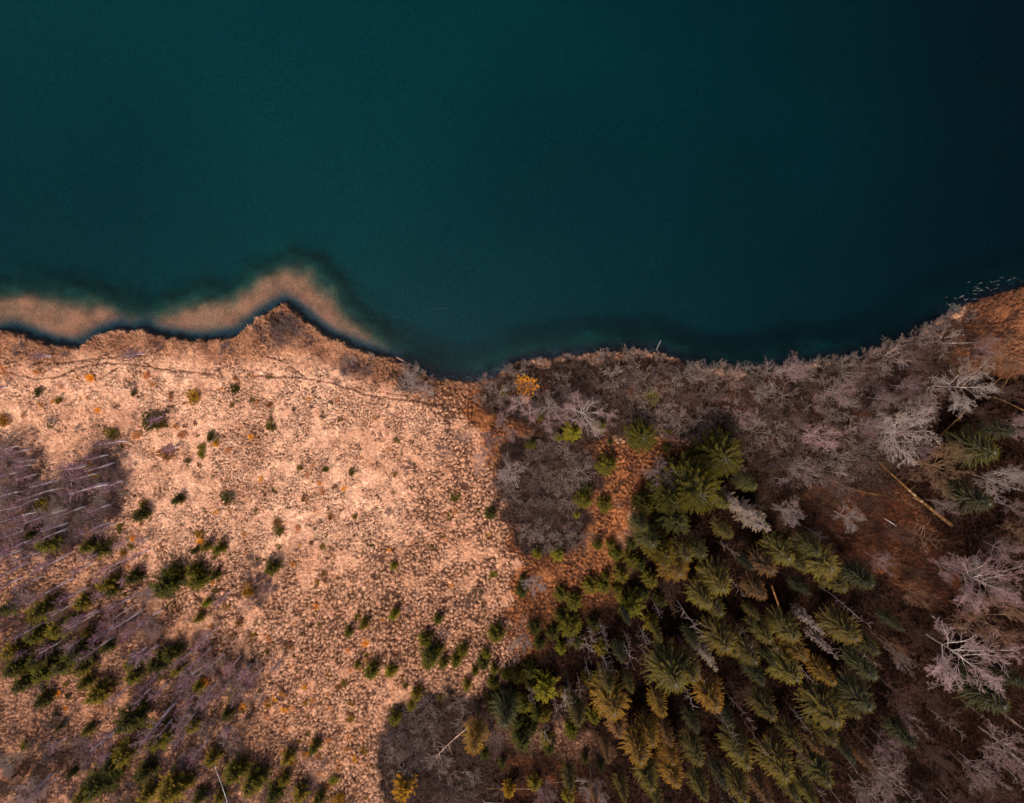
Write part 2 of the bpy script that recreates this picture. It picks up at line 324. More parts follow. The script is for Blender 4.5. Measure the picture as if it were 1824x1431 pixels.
def spruce_meshes(seed, h, Rm, levels, nb, twig, dome=0.0, start=.12, droop=.35, gaps=.08, dens=1.0):
    r = np.random.default_rng(seed); P = []; Dd = []; L = []; Wd = []; N = []; T = []; S = []
    for i in range(levels):
        t = (i+.5)/levels; z0 = h*(start+(1-start)*t**.9)
        prof = (1-t)**.85*(1-dome) + dome*math.sqrt(max(0, 1-t*t)) 
        prof *= min(1, .55+t*3)
        a0 = r.uniform(0, 6.28)
        n = max(4, int(nb*(.6+.4*(1-t))))
        for k in range(n):
            if r.random() < gaps and t < .9: continue
            a = a0+6.283*k/n+r.normal(0, .28); Lb = Rm*prof*r.uniform(.58, 1.15)+.12*Rm*.4
            up = .55*t-.05; pts = []; m_ = 6
            for j in range(m_+1):
                s = j/m_; rr = Lb*s; zz = z0+Lb*(up*s-droop*(1-t*.6)*s*s+.10*s**4)
                aj = a+.10*math.sin(s*3+k)
                pts.append((math.cos(aj)*rr, math.sin(aj)*rr, zz))
            pts = np.array(pts)
            for j in range(m_):
                S.append([*pts[j], *pts[j+1], .035*(1-j/m_)*(Rm/2.6)+.008, .035*(1-(j+1)/m_)*(Rm/2.6)+.006])
            ntw = max(3, int(Lb/(twig*.34)*dens))
            for q_ in range(ntw):
                s = .12+.88*(q_+r.random()*.8)/ntw; fj = min(m_-1e-3, s*m_); j = int(fj); f = fj-j
                b = pts[j]*(1-f)+pts[j+1]*f; dv = pts[j+1]-pts[j]; dv = dv/(np.linalg.norm(dv)+1e-9)
                side = np.cross(dv, [0, 0, 1.]); side /= np.linalg.norm(side)+1e-9
                for sg in (-1, 1):
                    ang = r.uniform(.55, 1.05); dd = dv*math.cos(ang)+side*sg*math.sin(ang)+c([0, 0, r.uniform(-.28, .1)])
                    lw = twig*(1.15-.55*s)*r.uniform(.7, 1.25)*(.6+.4*min(1, Lb/(Rm*.5+1e-6)))
                    P.append(b); Dd.append(dd); L.append(lw); Wd.append(lw*r.uniform(.28, .42))
                    N.append([r.normal(0, .35), r.normal(0, .35), 1]); g = r.uniform(.75, 1.2)
                    tip = max(0, s-.45)*1.1
                    T.append([g*(.75+.55*tip), g*(.80+.45*tip), g*(.9-.15*tip)])
            P.append(pts[-1]); Dd.append(pts[-1]-pts[-2]); L.append(twig*.8); Wd.append(twig*.28); N.append([0, 0, 1]); T.append([1.3, 1.2, .9])
    for k in range(10):   # leader shoots
        a = r.uniform(0, 6.28); P.append([0, 0, h*(.93+.05*r.random())]); Dd.append([math.cos(a)*.5, math.sin(a)*.5, 1.0]); L.append(twig); Wd.append(twig*.25); N.append([math.sin(a), -math.cos(a), .3]); T.append([1.2, 1.15, .9])
    P, Dd, L, Wd, N, T = map(lambda q_: np.array(q_, float), (P, Dd, L, Wd, N, T))
    V, Fq, TT = blades(P, Dd, L, Wd, N, T)
    crown = mesh_from('crown', V, Fq, M_leaf, TT)
    S2 = []; pr = None
    for i in range(11):
        z = h*i/10*.99; pnt = (r.normal(0, .012*h*.1), r.normal(0, .012*h*.1), z)
        if pr: S2.append([*pr, *pnt, (.012*h+.02)*(1-(i-1)/10)+.012, (.012*h+.02)*(1-i/10)+.01])
        pr = pnt
    S2 = np.array(S2); S = np.array(S)
    Tn_ = np.concatenate([np.tile(c([.6, .42, .34]), (len(S2), 1)), np.ones((len(S), 3))*r.uniform(.8, 1.2, (len(S), 1))])
    return tube_mesh('trunk', np.concatenate([S2, S]), M_bark, Tn_, 4), crown

def grow(S, Tn, r, p, d, L, rad, lev, spec, out):
    """recursive limb; spec per level: (children, length factor, spread, from fraction, segments)"""
    ns = spec[lev][4]; pts = [p]; dd = d
    for k in range(ns):
        dd = dd + r.normal(0, (.03 if lev == 0 else .10+.05*lev), 3) + c([0, 0, spec[lev][5]]); dd = dd/np.linalg.norm(dd); pts.append(pts[-1]+dd*L/ns)
    for k in range(ns):
        r0 = rad*(1-.75*k/ns); r1 = rad*(1-.75*(k+1)/ns); out[lev].append([*pts[k], *pts[k+1], r0, r1])
    if lev+1 >= len(spec): return
    nc, lf, spd, fr_ = spec[lev][:4]
    az = r.uniform(0, 6.28)
    for i in range(nc):
        s = fr_+(1-fr_)*(i+r.random())/nc; fj = min(ns-1e-3, s*ns); j = int(fj); f = fj-j
        b = pts[j]*(1-f)+pts[j+1]*f; ax = pts[j+1]-pts[j]; ax = ax/np.linalg.norm(ax)
        az += 2.4+r.normal(0, .3); u = np.cross(ax, [.3, .2, 1]); u /= np.linalg.norm(u)+1e-9; v = np.cross(ax, u)
        th = spd*r.uniform(.75, 1.2); nd = ax*math.cos(th)+(u*math.cos(az)+v*math.sin(az))*math.sin(th)
        grow(S, Tn, r, b, nd, L*lf*r.uniform(.7, 1.2)*(1-.35*(s if lev else 0)), max(rad*(1-.7*s)*.55, .008), lev+1, spec, out)
def bare_meshes(seed, h, rad, spec, split, stems=1, lean=0., names=('trunk', 'crown'), twr=.013, spread0=0., base_r=0., unit=0, one=False):
    r = np.random.default_rng(seed); out = [[] for _ in spec]
    for k in range(stems):
        a = 6.283*k/stems+r.normal(0, .4); th = spread0*math.sqrt(r.random())*1.1+lean
        d = c([math.cos(a)*math.sin(th), math.sin(a)*math.sin(th), math.cos(th)])
        b = c([math.cos(a)*base_r*r.random(), math.sin(a)*base_r*r.random(), -.1])
        grow(None, None, r, b, d, h*r.uniform(.75, 1.1) if stems > 1 else h, rad, 0, spec, out)
    A = np.array([s for o in out[:split] for s in o]); B = np.array([s for o in out[split:] for s in o])
    B[:, 6:8] = np.maximum(B[:, 6:8], twr)
    ctr = B[:, 3:6].mean(0); zt = max(ctr[2], .5)
    for Q_ in (A, B):
        for k in (0, 3): Q_[:, k:k+2] -= np.outer(Q_[:, k+2]/zt, ctr[:2])
    rr = np.percentile(np.hypot(B[:, 3], B[:, 4]), 93); kk = unit/rr if unit else 1
    for Q_ in (A, B): Q_[:, [0, 1, 3, 4]] *= kk
    if one:
        T1 = r.uniform(.8, 1.2, (len(A), 1))*c([[1, 1, 1]]); T2 = r.uniform(.55, .95, (len(B), 1))*c([[1, .96, .94]])
        return (tube_mesh(names[0], np.concatenate([A, B]), M_bark, np.concatenate([T1, T2])),)
    return tube_mesh(names[0], A, M_bark, sides=4), tube_mesh(names[1], B, M_twig)
def leaf_clump(seed, n=420, stems=9, lw=.13):
    r = np.random.default_rng(seed); 
    lobes = [(r.uniform(-.45, .45), r.uniform(-.45, .45), r.uniform(.25, .62), r.uniform(.3, .5)) for _ in range(9)]
    P = []
    for _ in range(n):
        lx, ly, lz, lr = lobes[r.integers(9)]; v = r.normal(0, 1, 3); v /= np.linalg.norm(v); v[2] = abs(v[2])*.9-.15
        P.append(c([lx, ly, lz])+v*lr*r.uniform(.55, 1.05))
    P = np.array(P); P[:, 2] = np.maximum(P[:, 2], .03); Dd = P-c([0, 0, -.1])+r.normal(0, .35, P.shape)
    L = r.uniform(.7, 1.5, n)*lw*1.6; T = r.uniform(.7, 1.3, (n, 1))*c([[1, 1, 1]])+r.uniform(-.1, .12, (n, 1))*c([[1, .3, 0]])
    V, Fq, TT = blades(P, Dd, L, L*.5, c([0, 0, 1.])+r.normal(0, .5, P.shape), T)
    S = [[0, 0, -.05, *(P[r.integers(n)]*.85), .03, .012] for _ in range(stems)]
    return mesh_from('foliage', V, Fq, M_leaf, TT), tube_mesh('stems', S, M_bark)

#            children, len, spread, from, segs, tropism
SPREAD = [(12, .66, .95, .38, 7, .02), (8, .50, .62, .25, 5, .04), (7, .50, .65, .15, 4, .03), (5, .58, .6, .15, 3, .03), (1, 1, 1, 0, 2, .02)]
BIRCH = [(26, .20, .75, .38, 9, .02), (6, .5, .6, .25, 3, .03), (3, .5, .5, .2, 2, .0)]
WILLOW = [(7, .42, .60, .28, 5, .05), (5, .50, .65, .25, 3, .03), (2, .55, .6, .3, 2, .0)]
SNAG = [(13, .30, 1.1, .35, 6, 0.), (3, .5, .8, .3, 3, .02), (2, .5, .8, .3, 2, 0.)]
PROTO = {}
PROTO['spruce'] = [spruce_meshes(s, 12, 2.7, 34, 11, .30, dome=.25+.12*(s % 3), start=.36, droop=.22+.07*(s % 4), gaps=.14+.05*(s % 3), dens=.80) for s in range(8)]
PROTO['young'] = [spruce_meshes(20+s, 2.6, 1.35, 12, 9, .36, dome=.35, start=.06, droop=.15, dens=1.15) for s in range(4)]
PROTO['broad'] = [spruce_meshes(40+s, 6.0, 3.0, 20, 13, .46, dome=.75, start=.10, droop=.2, gaps=.04, dens=1.3) for s in range(3)]
PROTO['deadspruce'] = [spruce_meshes(60+s, 13, 1.3, 22, 7, .34, droop=.2, gaps=.25, dens=1.0) for s in range(2)]
PROTO['spread'] = [bare_meshes(80+s, 10.5, .19, SPREAD, 3, twr=.014, unit=5.0) for s in range(4)]
PROTO['birch'] = [bare_meshes(100+s, 6, .12, BIRCH, 1, twr=.012, unit=.62) for s in range(4)]
PROTO['willow'] = [bare_meshes(120+s, 2.7, .038, WILLOW, 2, stems=12, spread0=1.1, base_r=.5, names=('bare_shrub', ''), twr=.016, unit=2.3, one=True) for s in range(5)]
PROTO['low'] = [bare_meshes(220+s, 2.4, .065, WILLOW[:2]+[(0, 1, 1, 0, 2, 0)], 1, stems=12, spread0=1.15, base_r=.5, names=('bare_shrub', ''), twr=.034, unit=2.3, one=True) for s in range(5)]
PROTO['snag'] = [bare_meshes(140+s, 6, .09, SNAG, 2, twr=.022, unit=1.9) for s in range(4)]
PROTO['bush'] = [leaf_clump(160+s) for s in range(4)]
PROTO['tiny'] = [leaf_clump(180+s, 90, 4, .24) for s in range(4)]

COL = {'g': (.072,.060,.008), 'd': (.040,.037,.008), 'o': (.116,.082,.011), 'y': (.22,.108,.010), 'b': (.18,.080,.026), 'u': (.066,.062,.018),
       'r': (.48,.21,.085), 'w': (.50,.40,.38), 'l': (.125,.105,.010), 'or': (.66,.27,.03)}
CN = {'g': 'green', 'd': 'dark green', 'o': 'olive', 'y': 'ochre', 'b': 'brownish', 'u': 'blue-green', 'r': 'rust', 'w': 'silver-grey', 'l': 'lime green', 'or': 'orange'}
ITEMS = []      # every plant: (root, kind phrase, photo position, category)
def mkobj(name, data, parent=None, color=None):
    o = bpy.data.objects.new(name, data); C.objects.link(o)
    if parent is not None: o.parent = parent
    if color is not None: o.color = (*color, 1)
    return o
def jit(cl, s=.14):
    k = random.uniform(1-s, 1+s); return tuple(min(1, v*k*random.uniform(.95, 1.05)) for v in cl)
def plant(proto, name, parts, cols, x, y, sx, sz, kind, cat, group, px, tilt=(0, 0), label=None):
    vs = PROTO[proto]; ms = vs[random.randrange(len(vs))]
    z = ground_z(x, y)-.05
    if len(parts) == 1:
        root = mkobj(name, ms[0], None, cols[0])
    else:
        root = mkobj(name, None); root.empty_display_size = .5
        for nm, me, cl in zip(parts, ms, cols): mkobj(nm, me, root, cl)
    root.location = (x, y, z); root.scale = (sx, sx*random.uniform(.92, 1.08), sz)
    root.rotation_euler = (tilt[0], tilt[1], random.uniform(0, 6.28)) if tilt == (0, 0) else (0, 0, 0)
    if tilt != (0, 0):
        root.rotation_mode = 'QUATERNION'
        ax = Vector((tilt[0], tilt[1], 1)).normalized(); root.rotation_quaternion = Vector((0, 0, 1)).rotation_difference(ax)
    root['category'] = cat; root['group'] = group
    if label: root['label'] = label
    ITEMS.append([root, kind, px, label]); return root
def from_tip(u, v, h):      # where a plant stands whose top, h above the ground, is seen at u, v
    return at(u, v, h+.6)
BARKG = (.20,.19,.19)
def spruce(u, v, r, ck, label=None):
    h = 7.6+r*.07; x, y = from_tip(u, v, h*.97)
    Rm = r*mpp(h*.7)*1.10; sx = Rm/2.7
    return plant('spruce', 'spruce_tree', ('trunk', 'crown'), ((.17,.155,.14), jit(COL[ck], .25)), x, y, sx, h/12, ('tall ' if r >= 30 else 'slim ')+CN[ck]+' spruce', 'spruce', 'tall spruces of the dark forest', (u, v), label=label)
def young(u, v, r, ck, label=None, hf=.15):
    h = .9+r*hf; x, y = from_tip(u, v, h*.9); Rm = r*mpp(h*.5)*1.15
    return plant('young', 'young_spruce', ('trunk', 'crown'), ((.12,.10,.07), jit([q_*1.45 for q_ in COL[ck]])), x, y, Rm/1.35, h/2.6, ('small ' if r < 11 else '')+CN[ck]+' young spruce', 'young spruce', 'young spruces at the meadow edge', (u, v), label=label)
def broad(u, v, r, ck, h, label=None):
    x, y = from_tip(u, v, h*.8); Rm = r*mpp(h*.6)*1.05
    return plant('broad', 'broad_conifer', ('trunk', 'crown'), ((.18,.16,.13), jit(COL[ck])), x, y, Rm/3.0, h/6.0, CN[ck]+' bushy conifer', 'conifer', 'broad bushy conifers', (u, v), label=label)
def dead(u, v, r, label=None):
    h = 10; x, y = from_tip(u, v, h); Rm = r*mpp(h)*1.1
    return plant('deadspruce', 'dead_spruce', ('trunk', 'crown'), ((.34,.27,.25), jit((.22,.155,.135))), x, y, Rm/1.3, h/13, 'silver-grey dead spruce', 'dead tree', 'dead grey spruces', (u, v), label=label)
BC = {'w': ((.60,.48,.43), (.44,.33,.30)), 'p': ((.74,.58,.56), (.46,.285,.28)), 'm': ((.54,.41,.39), (.36,.225,.215)), 'n': ((.42,.24,.14), (.30,.16,.10)), 'k': ((.20,.12,.09), (.14,.075,.06))}
BN = {'w': 'whitish', 'p': 'pinkish', 'm': 'mauve-grey', 'n': 'orange-brown', 'k': 'dark brown'}
def bare(u, v, r, ck, h=None, label=None):
    h = h or 3.8+r*.075; x, y = from_tip(u, v, h*.8); Rm = r*mpp(h*.8); t, cw = BC[ck]
    return plant('spread', 'bare_tree', ('trunk', 'crown'), (jit(t), jit(cw)), x, y, Rm/5.0, h/12.0, ('big ' if r > 40 else '')+BN[ck]+' bare tree', 'bare tree', 'leafless spreading trees', (u, v), label=label)
def snag(u, v, r, ck='w', h=7, label=None):
    x, y = from_tip(u, v, h*.8); Rm = r*mpp(h*.8); t, cw = BC[ck]
    return plant('snag', 'dead_tree', ('trunk', 'crown'), (jit(t), jit(cw)), x, y, Rm/1.9, h/7.0, BN[ck]+' dead tree', 'dead tree', 'bare dead trees with stubby branches', (u, v), label=label)
def birch(ub, vb, ut, vt, big=0):
    x, y = at(ub, vb, .6)      # foot of the stem; the top is found along the sight line
    rb = math.hypot(x, y); rt = math.hypot(*at(ut, vt, 0)); h = max(2.4, min(10, (H-.6)*(1-rb/max(rt, rb+.3))+.4))
    lx, ly = random.gauss(0, .03), random.gauss(0, .03); s = h/6.2
    return plant('birch', 'birch_tree', ('trunk', 'crown'), (jit((.92,.82,.86), .1), jit((.34,.19,.22))), x, y, (1.15+.7*big), s, ('big ' if big else '')+'white-stemmed birch', 'birch', 'slender leafless birches on the bog', ((ub+ut)/2, (vb+vt)/2), tilt=(lx, ly))
def willow(u, v, r, ck, fam, nm_='bare_shrub'):
    x, y = at(u, v, 1.5); Rm = r*mpp(1.5)
    t, cw = {'s': ((.45,.34,.295), (.42,.34,.31)), 'k': ((.15,.098,.075), (.21,.14,.11)), 'v': ((.27,.19,.185), (.28,.21,.24)), 'n': ((.20,.10,.06), (.30,.15,.09))}[ck]
    nmk = {'s': 'silvery', 'k': 'dark brown', 'v': 'purplish grey', 'n': 'russet'}[ck]
    return plant('low' if r < 15.5 or nm_ == 'low_bare_shrub' else 'willow', nm_, ('stems',), (jit(t, .25),), x, y, Rm/2.3, Rm/2.3*random.uniform(.8, 1.25), nmk+' '+nm_.replace('_', ' '), nm_.replace('_', ' '), fam, (u, v))
def bush(u, v, r, ck, label=None):
    x, y = at(u, v, .5); Rm = r*mpp(.5)
    return plant('bush', 'leafy_bush', ('foliage', 'stems'), (jit([min(.85, q_*1.4) for q_ in COL[ck]]), (.15,.08,.05)), x, y, Rm*1.3, Rm*random.uniform(.9, 1.2), CN[ck]+' leafy bush', 'bush', 'leafy bushes on the meadow', (u, v), label=label)
def tiny(u, v, r, ck):
    x, y = at(u, v, .4); Rm = r*mpp(.4)
    return plant('tiny', 'dwarf_shrub', ('foliage',), (jit(COL[ck], .25),), x, y, Rm*1.35, Rm*.9, CN[ck]+' dwarf shrub', 'dwarf shrub', 'dwarf shrubs dotted over the meadow', (u, v))

# ------------------------------------------------------------------ structure
V = np.stack([X, Y, Zg], -1).reshape(-1, 3); ny, nx = X.shape
ii = (np.arange(ny-1)[:, None]*nx+np.arange(nx-1)[None]).ravel()
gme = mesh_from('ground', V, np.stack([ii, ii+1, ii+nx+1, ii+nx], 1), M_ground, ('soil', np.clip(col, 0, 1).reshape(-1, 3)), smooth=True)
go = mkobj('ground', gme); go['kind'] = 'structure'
B = 690.; zb = -14.
WV = [(-B,-B,0),(B,-B,0),(B,B,0),(-B,B,0),(-B,-B,zb),(B,-B,zb),(B,B,zb),(-B,B,zb)]
wme = mesh_from('water', WV, [(0,1,2,3),(7,6,5,4),(0,4,5,1),(1,5,6,2),(2,6,7,3),(3,7,4,0)], M_water)
wo = mkobj('water', wme); wo['kind'] = 'structure'
def inpoly(P, u, v):
    ins = False
    for (x0, y0), (x1, y1) in zip(P, P[1:]+P[:1]):
        if (y0 > v) != (y1 > v) and u < (x1-x0)*(v-y0)/(y1-y0)+x0: ins = not ins
    return ins
def scatter(P, n, dmin, avoid=None):
    us = [p_[0] for p_ in P]; vs = [p_[1] for p_ in P]; out = []; k = 0
    while len(out) < n and k < n*80:
        k += 1; u = random.uniform(min(us), max(us)); v = random.uniform(min(vs), max(vs))
        if inpoly(P, u, v) and all(math.hypot(u-a_, v-b_) > dmin for a_, b_ in out) and all(math.hypot(u-a_, v-b_) > dmin*.8 for a_, b_ in (avoid or [])): out.append((u, v))
    return out
# ------------------------------------------------------------------ plants, one by one
SPR = """1203 1217 45 o|1233 1207 25 o|1273 1255 30 y|1178 1268 18 y|1294 1154 35 o|1031 1290 22 o|1102 1305 24 b|1140 1351 32 y|1162 1323 22 y|1193 1323 15 b
1198 1356 20 y|1158 1399 25 o|1203 1394 28 y|1243 1353 22 o|1319 1343 25 o|1016 1404 16 o|1112 1421 15 o|1261 1078 26 o|1283 1092 20 o|1093 1268 36 y
899 1292 30 u|843 1338 25 y|1223 994 25 o|1210 1022 30 y|1163 970 28 g|1145 942 20 g|1289 1050 33 o|1253 990 20 g|1300 955 18 o|1343 868 20 g|1403 995 30 o
1432 1012 15 o|1478 1013 38 o|1455 985 22 g|1501 1047 22 o|1550 1041 27 d|1375 1018 24 b|1360 1064 22 b|1521 1136 34 o|1558 1160 22 g|1369 1139 22 o|1415 1136 30 o
1343 1177 25 o|1429 1169 24 y|1415 1206 32 o|1553 1203 28 u|1478 1212 20 y|1541 1255 32 u|1521 1269 18 o|1484 1281 38 o|1481 1318 25 o|1375 1278 26 o
1420 1330 20 o|1461 1338 18 b|1440 1354 11 b|1329 1361 28 o|1398 1381 36 o|1472 1390 30 g|1323 1419 25 o|1366 1423 18 b|1418 1421 18 o|1774 808 40 g|1760 898 36 d
1782 1255 42 d|1622 1324 22 d|1296 900 18 l|1310 1166 20 o|1240 1150 16 d|1190 1180 16 d|1605 1120 14 d|1810 770 22 d|1815 1215 22 d|1255 1420 20 o|1518 1352 14 d
1302 1290 15 d|1240 1300 15 d|1356 1215 18 d|1082 1350 12 b|1172 1432 16 o|1290 1400 16 d|1452 1432 18 o|1085 1228 22 o"""
YNG = """972 1238 23 l|920 1212 14 g|1127 1083 23 g|1160 1114 15 o|1016 1121 22 g|1059 1116 12 d|953 1126 13 d|961 1154 12 d|883 1139 17 g|865 1169 9 l|880 1197 9 g
900 1205 9 g|875 1222 10 g|999 1159 10 l|1072 1159 14 o|933 1263 16 g|968 1280 14 o|930 1326 22 d|873 919 12 d|946 794 9 g|1082 833 19 g|1040 895 17 g
1047 870 8 d|1028 920 7 l|1079 904 14 g|957 991 9 l|994 994 13 l|1066 974 10 g|1090 974 9 g|1098 992 13 g|1127 1002 15 g|1107 1027 15 g|1127 975 10 d
931 1033 6 d|929 1057 12 d|1001 1065 13 g|1024 1078 14 g|1054 1050 15 o|1077 1050 14 g|1100 1052 10 g|1160 1037 14 g|1020 773 17 l|996 781 8 l
1070 762 11 g|963 744 8 g|1190 800 9 d|1088 789 5 d|1192 769 6 g|242 921 14 d|309 894 10 d|69 974 20 g|47 958 12 d|145 979 13 g|166 987 14 g|285 1050 26 d
305 1022 13 g|227 1035 15 d|180 1046 18 o|190 1058 13 d|338 1022 15 g|345 1040 17 g|377 1030 11 g|385 982 11 g|363 977 9 o|344 983 7 d|366 1076 8 l|350 1105 9 o
58 1098 26 g|136 1080 16 o|5 1088 15 d|121 1110 12 g|93 1129 18 o|50 1139 18 g|10 1167 20 o|15 1197 22 d|60 1180 22 d|65 1207 22 g|126 1172 25 d|98 1195 18 u
134 1197 18 g|144 1222 13 g|182 1159 12 d|149 1131 10 o|227 1187 15 g|229 1212 15 g|272 1190 20 d|300 1170 16 d|310 1200 12 o|351 1227 10 l|67 1255 15 d
161 1247 22 o|149 1307 11 g|247 1255 10 g|220 1293 28 d|273 1320 26 g|215 1351 22 o|166 1408 30 d|121 1384 9 d|338 1298 13 o|401 1278 12 d|411 1386 22 g|444 1404 24 g
298 1416 28 o|375 1355 14 o|479 1017 14 g|698 1013 7 l|700 1099 10 l|647 1115 10 o|618 1131 9 g|778 1110 9 g|755 1145 13 g|765 1173 17 d|823 1165 12 g
659 1202 15 g|693 1202 12 l|634 1190 7 o|762 1186 15 g|780 1162 10 g|788 1187 10 g|811 1182 11 g|741 1240 12 o|731 1262 9 o|701 1285 13 g|831 1225 9 o|715 1419 22 y
557 1338 12 g|508 1356 13 o|502 1396 12 o|450 1396 16 d|530 1424 16 o|484 1424 18 d|565 1430 12 g|880 1222 10 g|846 1200 8 g|1012 1250 10 d|944 1225 12 d
1042 1352 8 d|100 1300 8 d|330 1400 14 o|250 1385 20 d|190 1375 22 d|255 1425 18 o|140 1425 16 g|350 1428 14 d|388 1425 12 o|30 1195 16 g|30 1225 16 d
1140 1010 13 d|1080 1030 9 g|1148 1060 11 d|1180 1075 13 d|1000 1105 12 d|985 1135 13 d|1030 1150 14 d|908 1248 14 d|880 1265 16 d|920 1290 14 d"""
BRD = """1145 780 29 g 5|1285 815 42 g 8|1240 876 50 g 13|1195 893 28 g 11|1205 930 30 u 11|1180 985 26 o 11|1150 905 18 g 7"""
BARE = """1708 1169 76 p|1745 1100 58 n|1748 1038 64 m|1685 1012 26 m|1512 923 24 w|1567 998 20 m|1403 912 24 w|1423 832 20 w|1777 857 30 w|1670 830 48 n
1722 692 50 w|1605 768 54 w|1577 712 22 m|1457 779 27 p|1418 659 24 m|1359 700 18 w|1753 740 22 k|1795 636 46 n|1596 1232 30 k|1601 1174 15 w|1613 1278 20 m
1581 1330 30 m|1573 1381 38 m|1538 1413 25 m|1794 1335 50 m|1680 1365 26 k|1314 1232 20 k|925 719 23 p|946 737 18 p|978 729 21 w|1041 740 40 p|1022 716 20 p
996 747 15 p|893 749 15 p|910 772 15 m|976 759 12 p|908 840 26 w|1175 845 29 m|885 784 13 m|828 779 16 m|789 803 16 m|854 826 18 p|869 802 16 m|869 778 14 p
759 697 18 w|891 750 10 p|926 1147 20 w|953 1042 22 w|1190 1047 20 k|1057 1406 28 w|973 1411 22 m|883 1320 18 m|1640 640 24 k|1480 860 22 k|1532 830 20 k
1500 700 24 m|1620 690 20 m|1650 720 16 m|1420 750 20 k|1330 745 18 m|1520 1000 18 k|1600 950 20 k|1630 1060 24 n|1790 980 26 m|1810 905 18 m|1650 1240 18 k
100 920 22 w|60 1405 26 w|15 1360 22 w|1815 760 26 m|1800 700 24 k|1760 620 22 m|1812 850 24 w|1815 950 28 n|1770 1050 26 m|1640 1130 24 k|1800 1080 26 n|1815 1160 26 k|1650 1330 24 k|1740 1370 28 m|1700 1425 26 k|1640 1440 22 m|1590 1290 20 k|1770 1410 26 k|1730 1010 22 w|1590 1150 18 n|1680 900 18 m|1640 800 20 m|1550 760 20 m|1500 780 18 k|260 1060 18 w|480 1050 14 m|440 1075 12 m|45 1065 14 m|275 1130 14 w|730 675 16 w"""
SNG = """1653 958 28 n|1047 1157 15 w|1150 1142 14 w|1122 1174 18 m|971 1320 16 w|1009 1257 20 p|1034 1232 14 w|948 1247 11 w|1082 1190 20 p|931 1119 15 w|1175 1093 11 p
1203 1088 12 n|991 1273 12 p|1103 903 8 m|1460 955 10 w|1075 1130 12 w|1018 1148 10 w|1048 1200 8 w|1400 860 12 m|1150 1170 10 w|1500 960 10 k|1640 905 10 n"""
BIR = """35 794 0 799|54 800 15 808|59 826 35 828|39 840 -5 846|72 843 33 852|194 810 156 818|226 785 180 793|159 826 124 836 1|107 869 25 881|194 861 126 884 1|197 898 161 915|121 906 43 926 1
207 931 176 944|120 942 60 963|121 931 73 950|76 886 30 906|68 911 0 931|126 984 60 1015|229 962 214 970|265 957 252 963|266 979 227 991|223 996 184 1014|209 1011 174 1027|131 1030 60 1063
76 1027 30 1046|154 1047 108 1070|52 1002 5 1022|178 1087 126 1118|174 1085 136 1104|233 1064 199 1083|236 1025 223 1032|202 1045 174 1058|255 1085 202 1113|237 1080 189 1105|411 1053 391 1070
209 1110 171 1131|204 1134 149 1172|171 1144 143 1160|282 1149 237 1172 1|298 1186 252 1222|357 1172 325 1198|359 1187 323 1215|372 1188 325 1232|401 1162 376 1184|378 1151 353 1172|431 1166 406 1187
450 1182 426 1207|378 1232 358 1248|378 1127 356 1147|315 1250 240 1318 1|235 1273 151 1323 1|353 1265 313 1293|340 1265 315 1288|413 1288 403 1296|98 1376 50 1429 1|58 1154 33 1166|290 742 270 743
90 634 70 634|255 630 225 634|318 795 302 798|10 690 0 691|448 1184 438 1194|60 960 20 980|40 900 0 918|150 1100 120 1116|390 1115 372 1128|505 1170 488 1185"""
BSH = """169 833 15 y|78 898 13 o|215 940 9 l|161 945 8 y|204 964 9 o|408 886 11 u|301 809 14 b|363 795 8 o|360 808 8 l|381 779 10 d|386 788 6 y|335 820 6 d|276 832 4 g|357 952 7 y|260 897 8 o
277 747 17 d|265 750 9 o|290 755 9 b|421 692 9 d|71 697 8 d|106 714 7 o|93 754 9 d|202 770 12 o|349 706 12 y|262 670 7 r|163 673 8 or|136 674 7 r|68 663 6 r|177 730 5 or|305 704 6 b
241 700 6 d|9 750 12 y|3 657 8 r|246 776 8 r|327 774 7 r|315 760 5 r|484 757 10 g|480 721 6 b|457 718 4 r|449 778 5 or|537 777 4 r|448 1047 11 y|498 943 9 g|495 930 8 b|812 886 8 g
751 897 5 g|802 921 6 g|798 918 5 r|879 1023 7 l|654 1144 7 or|654 1165 6 l|627 841 7 g|581 836 6 g|490 872 6 g|536 833 6 o|533 940 5 r|544 889 6 b|545 893 5 r|591 921 6 b|633 920 5 o
663 971 5 g|647 984 5 l|498 973 5 o|575 973 5 o|578 1022 7 b|566 1034 4 y|639 1098 6 o|368 1210 9 or|419 1240 10 o|434 1257 7 or|81 1224 8 d|125 1237 6 d|105 1265 7 d|119 1261 6 or
50 1323 9 o|80 1327 5 o|107 1232 6 or|370 1222 8 y|620 1244 5 g|614 1212 6 o|606 1222 6 b|480 1252 9 y|489 1242 6 or|623 1280 6 o|596 1384 9 l|604 1416 12 y|586 1235 4 r|525 1256 5 r
546 1219 5 or|788 1240 8 l|864 1235 6 y|717 1203 6 b|724 1213 6 g|585 1199 7 y|580 1190 5 b|530 1193 5 o|660 1165 6 r|622 1155 4 r|935 690 20 or|1163 708 14 l|898 700 9 o|1655 720 9 g
454 1130 7 y|478 1135 7 r|520 1146 5 b|390 960 4 y|360 962 6 or|240 958 6 or|222 984 7 y|236 972 6 o|320 1020 6 o|318 1080 8 b|405 1078 7 y|430 1105 8 b|1040 1075 7 b|400 1420 10 y"""
rows = lambda s: [t.split() for l in s.splitlines() for t in l.split('|')]
